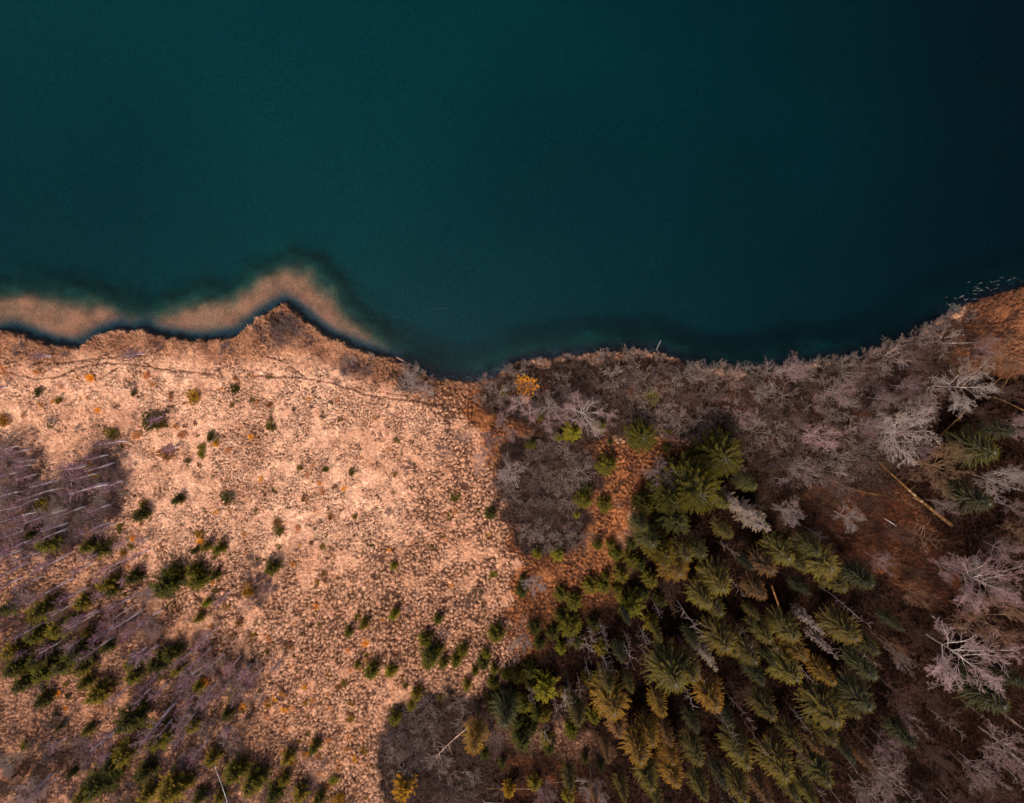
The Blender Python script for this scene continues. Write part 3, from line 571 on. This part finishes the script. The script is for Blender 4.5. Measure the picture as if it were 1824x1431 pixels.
SPECIAL = {(935,690): 'round bright orange bush beside the grey shore thicket', (1163,708): 'single lime green bush inside the grey-brown shore thicket',
 (1145,780): 'round green conifer at the top edge of the orange clearing', (1285,815): 'broad green conifer right of the orange clearing, below the shore thicket',
 (1240,876): 'largest bushy conifer at the top corner of the dark forest', (1605,768): 'white star-shaped bare tree above the long fallen trunk', (1722,692): 'white star-shaped bare tree nearest the upper right shore',
 (1708,1169): 'widest pinkish bare tree with a fan of twigs at lower right', (1041,740): 'largest pink bare tree below the shore thicket', (1093,1268): 'ochre spruce with pinkish dead twigs above it, lower middle',
 (972,1238): 'lime green cone-shaped spruce left of the ochre spruce', (899,1292): 'blue-green feathery spruce left of the lime green cone', (843,1338): 'tall ochre conifer at the right side of the bottom brush patch',
 (1398,1381): 'star-shaped olive spruce with bold branch rays near the bottom', (1774,808): 'green spruce leaning out near the right edge below white trees', (277,747): 'largest dark bush alone on the pale upper-left meadow',
 (484,757): 'round green bush alone on the upper middle meadow', (479,1017): 'round green bush with purple brush around it on the meadow', (1175,845): 'mauve starburst bare tree inside the orange clearing',
 (242,921): 'dark green bush at the right tip of the left birch grove', (908,840): 'whitish pink bare tree on the left rim of the oval brush', (1521,1136): 'tall olive spruce right of the two silver dead trees',
 (700,1099): 'lime green round bush alone right of centre on lower meadow', (1550,1041): 'dark green spruce at the upper right corner of the forest', (1653,958): 'orange-brown dead tree below the foot of the long fallen trunk',
 (421,692): 'small dark bush below the trodden trail, upper meadow', (1794,1335): 'big mauve bare tree cut by the right edge, lowest', (166,1408): 'dark green conifer clump at the bottom, left part',
 (701,1285): 'green young spruce on the upper left of the bottom brush', (873,919): 'dark green young spruce left of the oval brush patch', (1203,1217): 'widest olive spruce in the middle of the dark forest',
 (1745,1100): 'orange-brown bare tree above the widest pinkish bare tree', (1457,779): 'pinkish dense bare tree left of the white star tree'}
def sp(u, v): return SPECIAL.get((int(u), int(v)))
for u, v, r, k in rows(SPR): spruce(float(u), float(v), float(r), k, sp(u, v))
SP0 = [(float(a_[0]), float(a_[1])) for a_ in rows(SPR)]
FOREST_P = [(1110,1010),(1200,960),(1420,980),(1560,1060),(1590,1200),(1560,1400),(1500,1431),(1060,1431),(1080,1330),(1060,1200)]
for u, v, r, k in rows(YNG): young(float(u), float(v), float(r), k, sp(u, v))
for u, v, r, k, h in rows(BRD): broad(float(u), float(v), float(r), k, float(h), sp(u, v))
for u, v, r, k in rows(BARE):
    f = float(u) < 1000 and float(v) < 900
    bare(float(u), float(v), float(r), k, (3.8+float(r)*.06 if f or float(u) < 700 else None), sp(u, v))
for u, v, r, k in rows(SNG): snag(float(u), float(v), float(r), k, 7, sp(u, v))
for u, v, r in ((1369,944,24),(1352,925,18),(1317,906,20),(1464,1127,13),(1490,1172,11),(1274,1192,16)): dead(u, v, r)
for t in rows(BIR): birch(*map(float, t[:4]), big=1 if len(t) > 4 else 0)
for u, v in ((20,985),(55,990),(95,1000),(15,1040),(150,1010),(170,990),(60,1120),(110,1085),(95,1150),(140,1140),(215,1075),(190,1125),(240,1120),(270,1100),(250,1160),(215,1235),(260,1235),(290,1225),(330,1170),
             (345,1240),(380,1225),(400,1225),(300,1290),(280,1300),(330,1310),(360,1330),(200,1340),(430,1230),(460,1200),(20,880),(80,860),(50,820),(150,850),(180,830),(130,910),(170,940),(30,950),(205,860),(110,1320),(90,1395)):
    a_ = math.atan2(v-630, u-925); L_ = random.uniform(28, 55); birch(u-L_*.5*math.cos(a_), v-L_*.5*math.sin(a_), u+L_*.5*math.cos(a_), v+L_*.5*math.sin(a_))
for u, v, r, k in rows(BSH): bush(float(u), float(v), float(r), k, sp(u, v))

for u, v in scatter(FOREST_P, 12, 38, [(a_, b_) for a_, b_ in SP0]): spruce(u, v, random.uniform(10, 15), random.choice('doobd'))
for u, v in scatter([(850,1180),(960,1170),(1060,1200),(1070,1300),(1000,1340),(940,1300),(860,1250)], 12, 24): young(u, v, random.uniform(9, 15), random.choice('dgo'))
for u, v in scatter([(860,1340),(1060,1320),(1100,1431),(860,1431)], 7, 34): young(u, v, random.uniform(8, 15), random.choice('doy'))
# rust and olive dwarf shrubs between the tussocks
MEADOW = [(5,650),(400,640),(600,700),(760,800),(860,900),(880,1000),(850,1130),(740,1220),(670,1290),(660,1425),(480,1330),(440,1180),(300,1090),(230,960),(240,800),(120,770),(5,730)]
DENSE = [(430,1240),(660,1240),(660,1425),(560,1425),(470,1330)]
for u, v in scatter(MEADOW, 170, 13): tiny(u, v, random.uniform(2.8, 5.4), random.choice(['r', 'r', 'r', 'or', 'b', 'o', 'b']))
for u, v in scatter(DENSE, 38, 14): tiny(u, v, random.uniform(4, 7), random.choice(['r', 'or', 'r', 'y']))
for u, v in scatter([(120,960),(240,960),(420,1130),(470,1330),(300,1230),(60,1300),(10,1250),(60,1230)], 40, 18): tiny(u, v, random.uniform(3, 6), random.choice(['r', 'y', 'b', 'o']))

# leafless shrubs of the thickets
def patch(P, n, dmin, r0, r1, kinds, fam, nm_='bare_shrub'):
    for u, v in scatter(P, n, dmin): willow(u, v, random.uniform(r0, r1), random.choice(kinds), fam, nm_)
f1 = 'leafless shrubs of the shore thicket'
patch([(880,700),(905,668),(960,654),(1060,645),(1130,640),(1200,652),(1240,672),(1240,780),(1150,765),(1060,760),(1000,735),(900,720)], 40, 26, 19, 28, 'sskv', f1)
patch([(1240,672),(1300,672),(1400,664),(1500,655),(1600,622),(1690,590),(1700,640),(1640,760),(1570,840),(1500,870),(1400,860),(1340,840),(1250,775)], 62, 32, 22, 34, 'sskv', f1)
for i in range(25):     # the silvery row leaning over the water
    u = 1235+i*20+random.uniform(-5, 5); xs = [p_[0] for p_ in SHORE]; v = float(np.interp(u, xs, [p_[1] for p_ in SHORE]))+random.uniform(0, 10)
    willow(u, v, random.uniform(13, 22), 's', f1)
for u in (912,935,960,1010,1070,1085,1120,1135,1150,1178,862,720,742,768,660,1600,1660): willow(u, float(np.interp(u, [p_[0] for p_ in SHORE], [p_[1] for p_ in SHORE]))+4, random.uniform(8, 15), 's', f1)
patch([(900,800),(940,785),(1000,790),(1045,800),(1062,830),(1050,870),(1030,900),(1045,950),(1025,975),(980,975),(945,970),(925,935),(900,905),(890,860)], 28, 23, 18, 26, 'skvs', 'leafless shrubs of the oval brush patch')
patch([(690,1300),(720,1262),(790,1245),(860,1255),(870,1300),(840,1400),(840,1440),(745,1440),(700,1400),(682,1340)], 27, 26, 20, 28, 'ksvs', 'leafless shrubs of the bottom brush patch')
patch([(0,770),(60,800),(90,855),(140,850),(160,800),(200,785),(225,800),(225,860),(195,930),(120,960),(0,950)], 44, 19, 10, 19, 'vsks', 'low leafless shrubs of the left birch grove', 'low_bare_shrub')  # low leafless shrubs, the same kind as in the thickets
patch([(300,1290),(400,1260),(450,1330),(420,1380),(300,1380),(240,1340)], 26, 18, 12, 22, 'vks', 'low leafless shrubs of the lower left', 'low_bare_shrub')
patch([(0,1050),(60,1050),(90,1100),(150,1110),(240,1080),(240,1130),(120,1160),(0,1140)], 24, 18, 12, 20, 'vvks', 'low leafless shrubs of the lower left', 'low_bare_shrub')
patch([(370,1170),(450,1170),(470,1250),(440,1290),(380,1290),(300,1240)], 22, 18, 12, 19, 'vks', 'low leafless shrubs of the lower left', 'low_bare_shrub')
patch([(60,1280),(180,1300),(240,1390),(120,1425),(60,1400)], 12, 22, 14, 24, 'vkn', 'low leafless shrubs of the lower left', 'low_bare_shrub')
patch([(200,1400),(560,1390),(560,1431),(200,1431)], 20, 22, 12, 22, 'vks', 'low leafless shrubs of the lower left', 'low_bare_shrub')
patch([(430,1000),(500,1000),(490,1080),(440,1090)], 7, 18, 10, 16, 'vv', 'low leafless shrubs of the lower left', 'low_bare_shrub')
patch([(0,1380),(60,1345),(90,1400),(70,1431),(0,1431)], 5, 26, 18, 28, 'nk', 'low leafless shrubs of the lower left', 'low_bare_shrub')
for u, v, r, k in ((500,578,20,'v'),(485,570,15,'k'),(516,572,16,'v'),(508,596,17,'k'),(490,592,16,'v'),(528,590,10,'s'),(545,606,12,'v'),(735,668,22,'s'),(722,690,22,'s'),(745,690,16,'v'),(700,670,10,'k'),
   (650,660,12,'v'),(620,640,12,'s'),(600,655,16,'v'),(597,682,8,'v'),(640,650,10,'k'),(25,622,14,'v'),(108,632,7,'s'),(232,628,9,'v'),(397,622,14,'v'),(275,618,11,'v'),(165,650,5,'k'),(232,690,8,'v'),
   (135,765,10,'s'),(52,770,9,'s'),(90,748,9,'s'),(410,884,8,'s'),(573,742,9,'k'),(690,915,9,'v'),(663,722,8,'s'),(790,730,7,'v'),(725,838,14,'v'),(740,836,8,'k'),(872,725,14,'k'),(855,712,12,'s'),(468,1035,15,'v'),
   (482,1003,12,'v'),(455,1050,11,'v'),(300,1018,14,'s'),(262,1060,18,'s'),(430,1010,6,'v'),(285,1025,12,'s'),(265,1120,22,'s'),(300,1105,17,'k'),(415,1195,18,'s'),(440,1215,15,'v'),(455,1150,12,'k'),(150,1330,26,'v'),(130,1345,16,'k'),
   (45,1370,26,'n'),(445,1290,18,'v'),(545,1345,12,'v'),(575,1360,16,'v'),(835,1075,14,'v'),(850,1060,11,'k'),(815,1085,11,'v'),(790,1130,10,'s'),(805,1218,12,'v'),(860,1185,10,'v'),(725,1090,6,'s'),(110,1100,18,'s'),(100,1085,14,'v'),(360,1300,18,'v'),
   (960,1090,18,'n'),(975,1110,14,'n'),(1010,1330,24,'n'),(1050,1300,20,'n'),(960,1360,22,'n'),(930,1390,18,'n'),(1060,1350,22,'k'),(1000,1390,18,'n'),(900,1360,18,'n'),(1090,1390,18,'n'),(890,1410,16,'v'),
   (1350,900,20,'k'),(1480,900,22,'n'),(1540,940,22,'n'),(1450,930,20,'k'),(1590,1000,24,'n'),(1620,1020,22,'k'),(1650,1080,22,'n'),(1560,1060,18,'k'),(1600,1100,20,'n'),(1700,930,18,'k'),(1690,970,22,'n'),(1750,960,20,'k'),
   (1780,700,22,'k'),(1740,610,18,'k'),(1760,560,16,'n'),(1800,590,20,'k'),(1735,560,14,'s'),(1560,900,18,'k'),(1720,870,18,'k'),(1640,1180,22,'n'),(1790,1150,24,'n'),(1690,1280,24,'k'),(1730,1390,26,'k'),(1640,1400,22,'k')):
    willow(u, v, r, k, 'single leafless shrubs')
# ------------------------------------------------------------------ fallen trunks and leaning stems
def log(name, p0, p1, z0, z1, r0, r1, colr, label, cat, knots=0, ns=12, group=None, stubs=0, parts=True):
    x0, y0 = at(*p0, z0+.4); x1, y1 = at(*p1, z1+.4); r = np.random.default_rng(int(p0[0]))
    g0 = ground_z(x0, y0); g1 = ground_z(x1, y1)
    A = c([x0, y0, max(0, g0)+z0+r0]); Bv = c([x1, y1, max(0, g1)+z1+r1]); S = []; prev = None; n = c([-(y1-y0), x1-x0, 0]); n = n/np.linalg.norm(n); Ln = np.linalg.norm(Bv-A)
    pts = []
    for i in range(ns+1):
        t = i/ns; p_ = A*(1-t)+Bv*t+n*.012*Ln*math.sin(t*4+p0[0])+c([0, 0, r.normal(0, .02)]); pts.append(p_)
        if i: S.append([*pts[-2], *p_, r0*(1-(i-1)/ns)+r1*(i-1)/ns, r0*(1-i/ns)+r1*i/ns])
    T = np.repeat(r.uniform(.6, 1.2, (len(S), 1)), 3, 1)
    if knots:
        for i in range(len(S)):
            if i in knots: T[i] = (2.0, 2.7, 3.8)
    B_ = []
    for k in range(stubs):
        t = r.uniform(.35, 1)**.7; p_ = A*(1-t)+Bv*t; dv = (Bv-A)/Ln*r.uniform(0, .6)+n*r.choice([-1, 1])*r.uniform(.5, 1)+c([0, 0, r.uniform(.1, .8)]); l_ = r.uniform(.5, 1.5)
        B_.append([*p_, *(p_+dv*l_), .03, .012])
    if B_:
        root = mkobj(name, None); root.location = A
        S = np.array(S); S[:, 0:3] -= A; S[:, 3:6] -= A; B_ = np.array(B_); B_[:, 0:3] -= A; B_[:, 3:6] -= A
        mkobj('trunk', tube_mesh('trunk', S, M_bark, T, 8), root, colr); mkobj('crown', tube_mesh('crown', B_, M_bark), root, colr)
    else:
        S = np.array(S); S[:, 0:3] -= A; S[:, 3:6] -= A
        root = mkobj(name, tube_mesh(name, S, M_bark, T, 8), None, colr); root.location = A
    root['category'] = cat; root['label'] = label
    if group: root['group'] = group
    return root
OR = (.15,.075,.03)
log('fallen_log', (1690,934), (1562,822), .3, 1.2, .26, .07, OR, 'long orange-brown fallen trunk with white bark patches and dead twigs', 'fallen trunk', knots=(17, 21, 22, 24), ns=44, stubs=34)
log('leaning_tree', (1678,625), (1722,690), 1.0, 5.5, .13, .08, OR, 'orange-lit leaning stem just above the white star tree near the shore', 'tree trunk', stubs=5)
log('leaning_tree', (1672,780), (1722,730), .8, 5.5, .12, .08, OR, 'orange-lit stem running down left from the white star tree', 'tree trunk', stubs=4)
log('leaning_tree', (1720,790), (1735,758), .8, 3.5, .11, .08, OR, 'short orange stem below the white star tree at upper right', 'tree trunk')
log('leaning_tree', (1765,690), (1800,658), .8, 4.5, .12, .08, OR, 'orange stem right of the white star tree, upper of a pair', 'tree trunk')
log('leaning_tree', (1775,700), (1806,662), .6, 4.0, .12, .08, OR, 'orange stem right of the white star tree, lower of a pair', 'tree trunk')
log('leaning_tree', (1830,733), (1768,708), .6, 4.0, .12, .07, OR, 'orange stem reaching in from the right edge beside the white star tree', 'tree trunk')
log('fallen_log', (1570,882), (1510,868), .15, .3, .14, .06, OR, 'rusty fallen stem left of the long fallen trunk', 'fallen trunk', stubs=7)
log('fallen_log', (1505,886), (1448,900), .15, .3, .11, .04, OR, 'rusty crooked stick left of the shorter rusty fallen stem', 'fallen trunk', stubs=5)
log('fallen_log', (1607,872), (1598,890), .15, .3, .08, .05, OR, 'short rusty branch lying below the middle of the long fallen trunk', 'branch')
log('fallen_log', (1622,885), (1645,897), .2, .3, .07, .05, (.4,.22,.12), 'short pale branch beside the long fallen trunk', 'branch')
log('fallen_log', (1592,935), (1571,922), .25, .4, .07, .05, (.55,.45,.45), 'thin white stick on the red-brown floor below the fallen trunk', 'branch')
log('fallen_birch', (945,1427), (862,1424), .2, .3, .16, .09, (.5,.42,.38), 'white fallen birch stem lying flat along the bottom edge', 'fallen trunk', stubs=3)
log('fallen_log', (965,1401), (868,1400), .15, .25, .07, .04, (.42,.24,.13), 'thin brown fallen stem parallel above the white fallen birch', 'fallen trunk', stubs=4)
log('fallen_log', (1040,1386), (985,1389), .15, .3, .08, .04, (.5,.33,.22), 'thin pale fallen stem by the whitish bare tree at bottom centre', 'fallen trunk', stubs=4)
log('fallen_log', (838,1287), (776,1347), 2.2, 2.6, .08, .03, (.55,.36,.28), 'long thin pale dead stem lying across the bottom brush patch', 'fallen trunk', stubs=7)
log('dead_tree', (412,1436), (389,1358), 3.5, 8, .06, .03, (.36,.37,.36), 'thin bluish white dead stem standing over the bottom left spruces', 'dead stem')
log('fallen_log', (720,645), (705,636), .05, .1, .10, .07, (.30,.17,.13), 'short brown log at the waterline left of the grey shore shrubs', 'fallen trunk')
log('fallen_log', (1178,607), (1170,624), .2, 1.0, .05, .03, (.5,.48,.46), 'crooked pale stick poking out over the water', 'branch')
log('standing_tree', (1386,1096), (1374,1040), .5, 9.5, .13, .10, (.20,.09,.03), 'orange spruce stem bare below its brown crown', 'tree trunk')
log('fallen_log', (1680,612), (1768,608), 1.0, 1.6, .07, .05, (.34,.26,.22), 'pale thin stem lying across the orange sedge by upper right shore', 'fallen trunk', stubs=4)
log('fallen_log', (1830,1300), (1700,1215), .4, .8, .10, .05, (.16,.09,.06), 'dim long stem on the dark floor right of the widest pinkish tree', 'fallen trunk', stubs=5)

# thin pale stems standing in the dark forest, leafless
def stem(u, v, h, lean=.04):
    x, y = at(u, v, .6); r = np.random.default_rng(int(u*7+v)); S = []; p_ = c([0, 0, -.1]); dv = c([r.normal(0, lean), r.normal(0, lean), 1])
    for i in range(8):
        q2 = p_+dv*h/8+c([*r.normal(0, .05, 2), 0]); S.append([*p_, *q2, .085*(1-i/9), .085*(1-(i+1)/9)]); p_ = q2
    B_ = []
    for k in range(26):
        z = h*r.uniform(.25, 1); aa = r.uniform(0, 6.28); j = min(7, int(z/h*8)); b0 = c(S[j][:3])+(c(S[j][3:6])-c(S[j][:3]))*(z/h*8-j)
        l_ = r.uniform(.25, .9); B_.append([*b0, *(b0+c([math.cos(aa), math.sin(aa), r.uniform(-.2, .4)])*l_), .018, .010])
    root = mkobj('dead_tree', None); root.location = (x, y, ground_z(x, y))
    cl = jit(random.choice([(.30,.20,.16), (.22,.15,.12), (.36,.27,.24)]))
    mkobj('trunk', tube_mesh('trunk', S, M_bark, sides=5), root, cl); mkobj('crown', tube_mesh('crown', B_, M_twig), root, cl)
    root['category'] = 'dead stem'; root['group'] = 'thin leafless stems between the spruces'
    tu, tv = to_px(x, y, h*.7); ITEMS.append([root, 'thin leafless stem', (tu, tv), None])
for u, v in scatter([(1100,1200),(1250,950),(1400,1000),(1560,1080),(1620,1200),(1640,1340),(1560,1425),(1100,1425),(1060,1330)], 34, 34): stem(u, v, random.uniform(7, 13))
for u, v in scatter([(1640,1200),(1820,1200),(1820,1420),(1640,1420)], 9, 45): stem(u, v, random.uniform(7, 11))
for u, v in ((1165,1165),(1205,1130),(1230,1130),(1010,1200),(1050,1110),(1075,1120),(1110,1120),(950,1300)): stem(u, v, 6)

# ------------------------------------------------------------------ ground cover nobody could count
def land_pts(n, weight, x0=-72, x1=72, y0=-64, y1=14):
    P = []; tot = 0
    while tot < n:
        x = rng.uniform(x0, x1, n*2); y = rng.uniform(y0, y1, n*2); k = rng.random(n*2) < weight(x, y)
        P.append(np.stack([x[k], y[k]], 1)); tot += k.sum()
    return np.concatenate(P)[:n]
def gz(x, y):
    i = np.clip(np.searchsorted(gx, x), 0, len(gx)-1); j = np.clip(np.searchsorted(gy, y), 0, len(gy)-1); return Zg[j, i], col[j, i]
inl = lambda x, y: interp(landC, x, y)
# dry sedge blades, bent over, in tufts
n = 360000
roughC = np.clip(Z['forest']+Z['shaded_redfloor']*.8+Z['thick']*.7+Z['oval']+Z['botbrush'], 0, 1)
W_ = lambda x, y: np.where(inl(x, y) > -.1, (1-roughC_at(x, y))*(.45+.55*(np.abs(inl(x, y)) < 3)), 0)
roughC_at = lambda x, y: interp(roughC, x, y)
P = land_pts(n, W_); z, cl = gz(P[:, 0], P[:, 1])
ok = z > .02; gv = gap[np.clip(np.searchsorted(gy, P[:, 1]), 0, len(gy)-1), np.clip(np.searchsorted(gx, P[:, 0]), 0, len(gx)-1)]; ok &= gv < .25; P = P[ok]; z = z[ok]; cl = cl[ok]; n = len(P)
ang = (fbm(P[:, 0]/4, P[:, 1]/4, 55, 3)*14 + rng.normal(0, .9, n)); up = rng.uniform(.2, 1.5, n)
Dd = np.stack([np.cos(ang), np.sin(ang), up], 1); L = rng.uniform(.14, .42, n); 
T = np.clip(cl*rng.uniform(.75, 1.6, (n, 1)), 0, .85)
Vb, Fb, Tb = blades(np.stack([P[:, 0], P[:, 1], z-.02], 1), Dd, L, L*.12+.02, np.tile(c([0, 0, 1.]), (n, 1))+rng.normal(0, .3, (n, 3)), T)
so_ = mkobj('dry_sedge', mesh_from('dry_sedge', Vb, Fb, M_leaf, Tb), None, (1, 1, 1))
so_['kind'] = 'stuff'; so_['label'] = 'pale pinkish dry sedge covering the whole bog meadow'; so_['category'] = 'grass'
# dead twigs and brushwood lying between the trees
def brush(name, n, weight, colr, lo, hi, rad, label, cat, zmax=.5, flat=.5):
    P = land_pts(n, weight); z, _ = gz(P[:, 0], P[:, 1]); a_ = rng.uniform(0, 6.283, n); L_ = rng.uniform(lo, hi, n); up = rng.uniform(-.1, flat, n)
    p0 = np.stack([P[:, 0], P[:, 1], z+rng.uniform(0, zmax, n)], 1); dd = np.stack([np.cos(a_), np.sin(a_), up], 1)
    p1 = p0+dd*L_[:, None]*.5; p2 = p1+(dd+rng.normal(0, .25, (n, 3)))*L_[:, None]*.5
    rr = rng.uniform(.5, 1.3, n)*rad
    S = np.concatenate([np.concatenate([p0, p1, rr[:, None], rr[:, None]*.7], 1), np.concatenate([p1, p2, rr[:, None]*.7, rr[:, None]*.4], 1)])
    t_ = rng.uniform(.5, 1.5, (n, 1))*c([[1, 1, 1]]); o = mkobj(name, tube_mesh(name, S, M_twig, np.concatenate([t_, t_])), None, colr)
    o['kind'] = 'stuff'; o['label'] = label; o['category'] = cat
brush('brushwood', 14000, lambda x, y: np.where(inl(x, y) > .3, np.clip(interp(Z['shaded_redfloor'], x, y)*.3+interp(Z['redlit'], x, y)*.6-interp(Z['forest'], x, y)*.5, 0, 1), 0), (.065,.032,.022), .5, 2.0, .017, 'red-brown brushwood and dead twigs littering the forest floor at right', 'brushwood')
brush('thicket_twigs', 14000, lambda x, y: np.where(inl(x, y) > .1, np.clip(interp(Z['thick'], x, y)+interp(Z['oval'], x, y)+interp(Z['botbrush'], x, y), 0, 1), 0), (.13,.085,.07), .5, 1.7, .015, 'tangled grey-brown twigs between the shrubs of the thickets', 'twigs', 1.3, .9)
brush('heather_twigs', 22000, lambda x, y: np.where(inl(x, y) > .3, np.clip(interp(Z['left'], x, y)+.25*interp(Z['lowleft'], x, y), 0, 1), 0), (.22,.15,.16), .3, 1.1, .013, 'low purplish heather twigs under the birches on the left', 'heather', .6, 1.2)
brush('forest_twigs', 9000, lambda x, y: interp(Z['forest'], x, y), (.035,.02,.015), .6, 2.2, .018, 'dim dead twigs on the dark spruce forest floor', 'twigs')
# pale stalks added as the glinting specks off the right shore
S = []
for (u, v, n_, sx_, sy_) in ((1712,532,12,11,4),(1770,510,12,22,5),(1800,496,7,18,5),(1740,520,5,10,5)):
    for k in range(n_):
        x, y = at(u+random.gauss(0, sx_), v+random.gauss(0, sy_)); h = random.uniform(.05, .3)
        S.append([x, y, -.3, x+random.gauss(0, .1), y+random.gauss(0, .1), h, .018, .012])
o = mkobj('glint_stalks', tube_mesh('glint_stalks', S, M_twig), None, (.8,.72,.68)); o['kind'] = 'stuff'; o['label'] = 'pale stalks added for the glints on the water near the right shore'; o['category'] = 'stalks'

# ------------------------------------------------------------------ labels: what a plant is, and where it stands by the nearest landmark
LM = [("the pointed cape",505,548),("the round orange bush",935,690),("the lime green thicket bush",1163,708),("the round green clearing conifer",1145,780),("the broad green conifer",1285,815),
 ("the largest bushy conifer",1240,876),("the long fallen trunk",1625,878),("the left white star tree",1605,768),("the right white star tree",1722,692),("the widest pinkish tree",1708,1169),
 ("the largest pink bare tree",1041,740),("the ochre spruce",1093,1268),("the lime green cone spruce",972,1238),("the blue-green feathery spruce",899,1292),("the star-shaped olive spruce",1398,1381),
 ("the big dark meadow bush",277,747),("the lone green meadow bush",484,757),("the purple-ringed green bush",479,1017),("the mauve clearing starburst",1175,845),("the birch grove's right tip",242,921),
 ("the oval brush patch",975,880),("the silver dead trees",1478,1150),("the forest's upper right corner",1550,1041),("the bottom brush patch",775,1340),("the lower left dead birch",200,1298),
 ("the bottom left corner",0,1431),("the bottom right corner",1824,1431),("the photo's left sandbar",120,565),("the middle of the meadow",600,900),("the widest olive spruce",1203,1217),
 ("the top right shore",1800,520),("the white fallen birch",905,1426),("the grey shore shrub clump",732,680),("the rusty dead tree",1653,958),("the left edge's middle",0,930)]
ORD = ['nearest', 'second', 'third', 'fourth', 'fifth', 'sixth', 'seventh', 'eighth', 'ninth', 'tenth']
from collections import defaultdict
byk = defaultdict(list)
for it in ITEMS:
    if not it[3]: byk[it[1]].append(it)
def quad(dx, dy): return ('right of' if dx > 0 else 'left of') if abs(dx) > abs(dy) else ('below' if dy > 0 else 'above')
for kind, its in byk.items():
    ranks = {}
    for li, (nm, lu, lv) in enumerate(LM):
        dct = defaultdict(list)
        for it in its:
            dx, dy = it[2][0]-lu, it[2][1]-lv; dct[quad(dx, dy)].append((math.hypot(dx, dy), id(it)))
        for q_, l_ in dct.items():
            for k, (d_, i_) in enumerate(sorted(l_)):
                ranks.setdefault(i_, []).append((d_*(1+.35*k)+(0 if k < 9 else 9e9), k, q_, nm))
    for it in its:
        s_, k, q_, nm = min(ranks[id(it)]); o_ = ORD[min(k, 9)]
        it[0]['label'] = f"{o_+' closest ' if k else 'closest '}{kind} {q_} {nm}"
for it in ITEMS:
    if it[3]: it[0]['label'] = it[3]
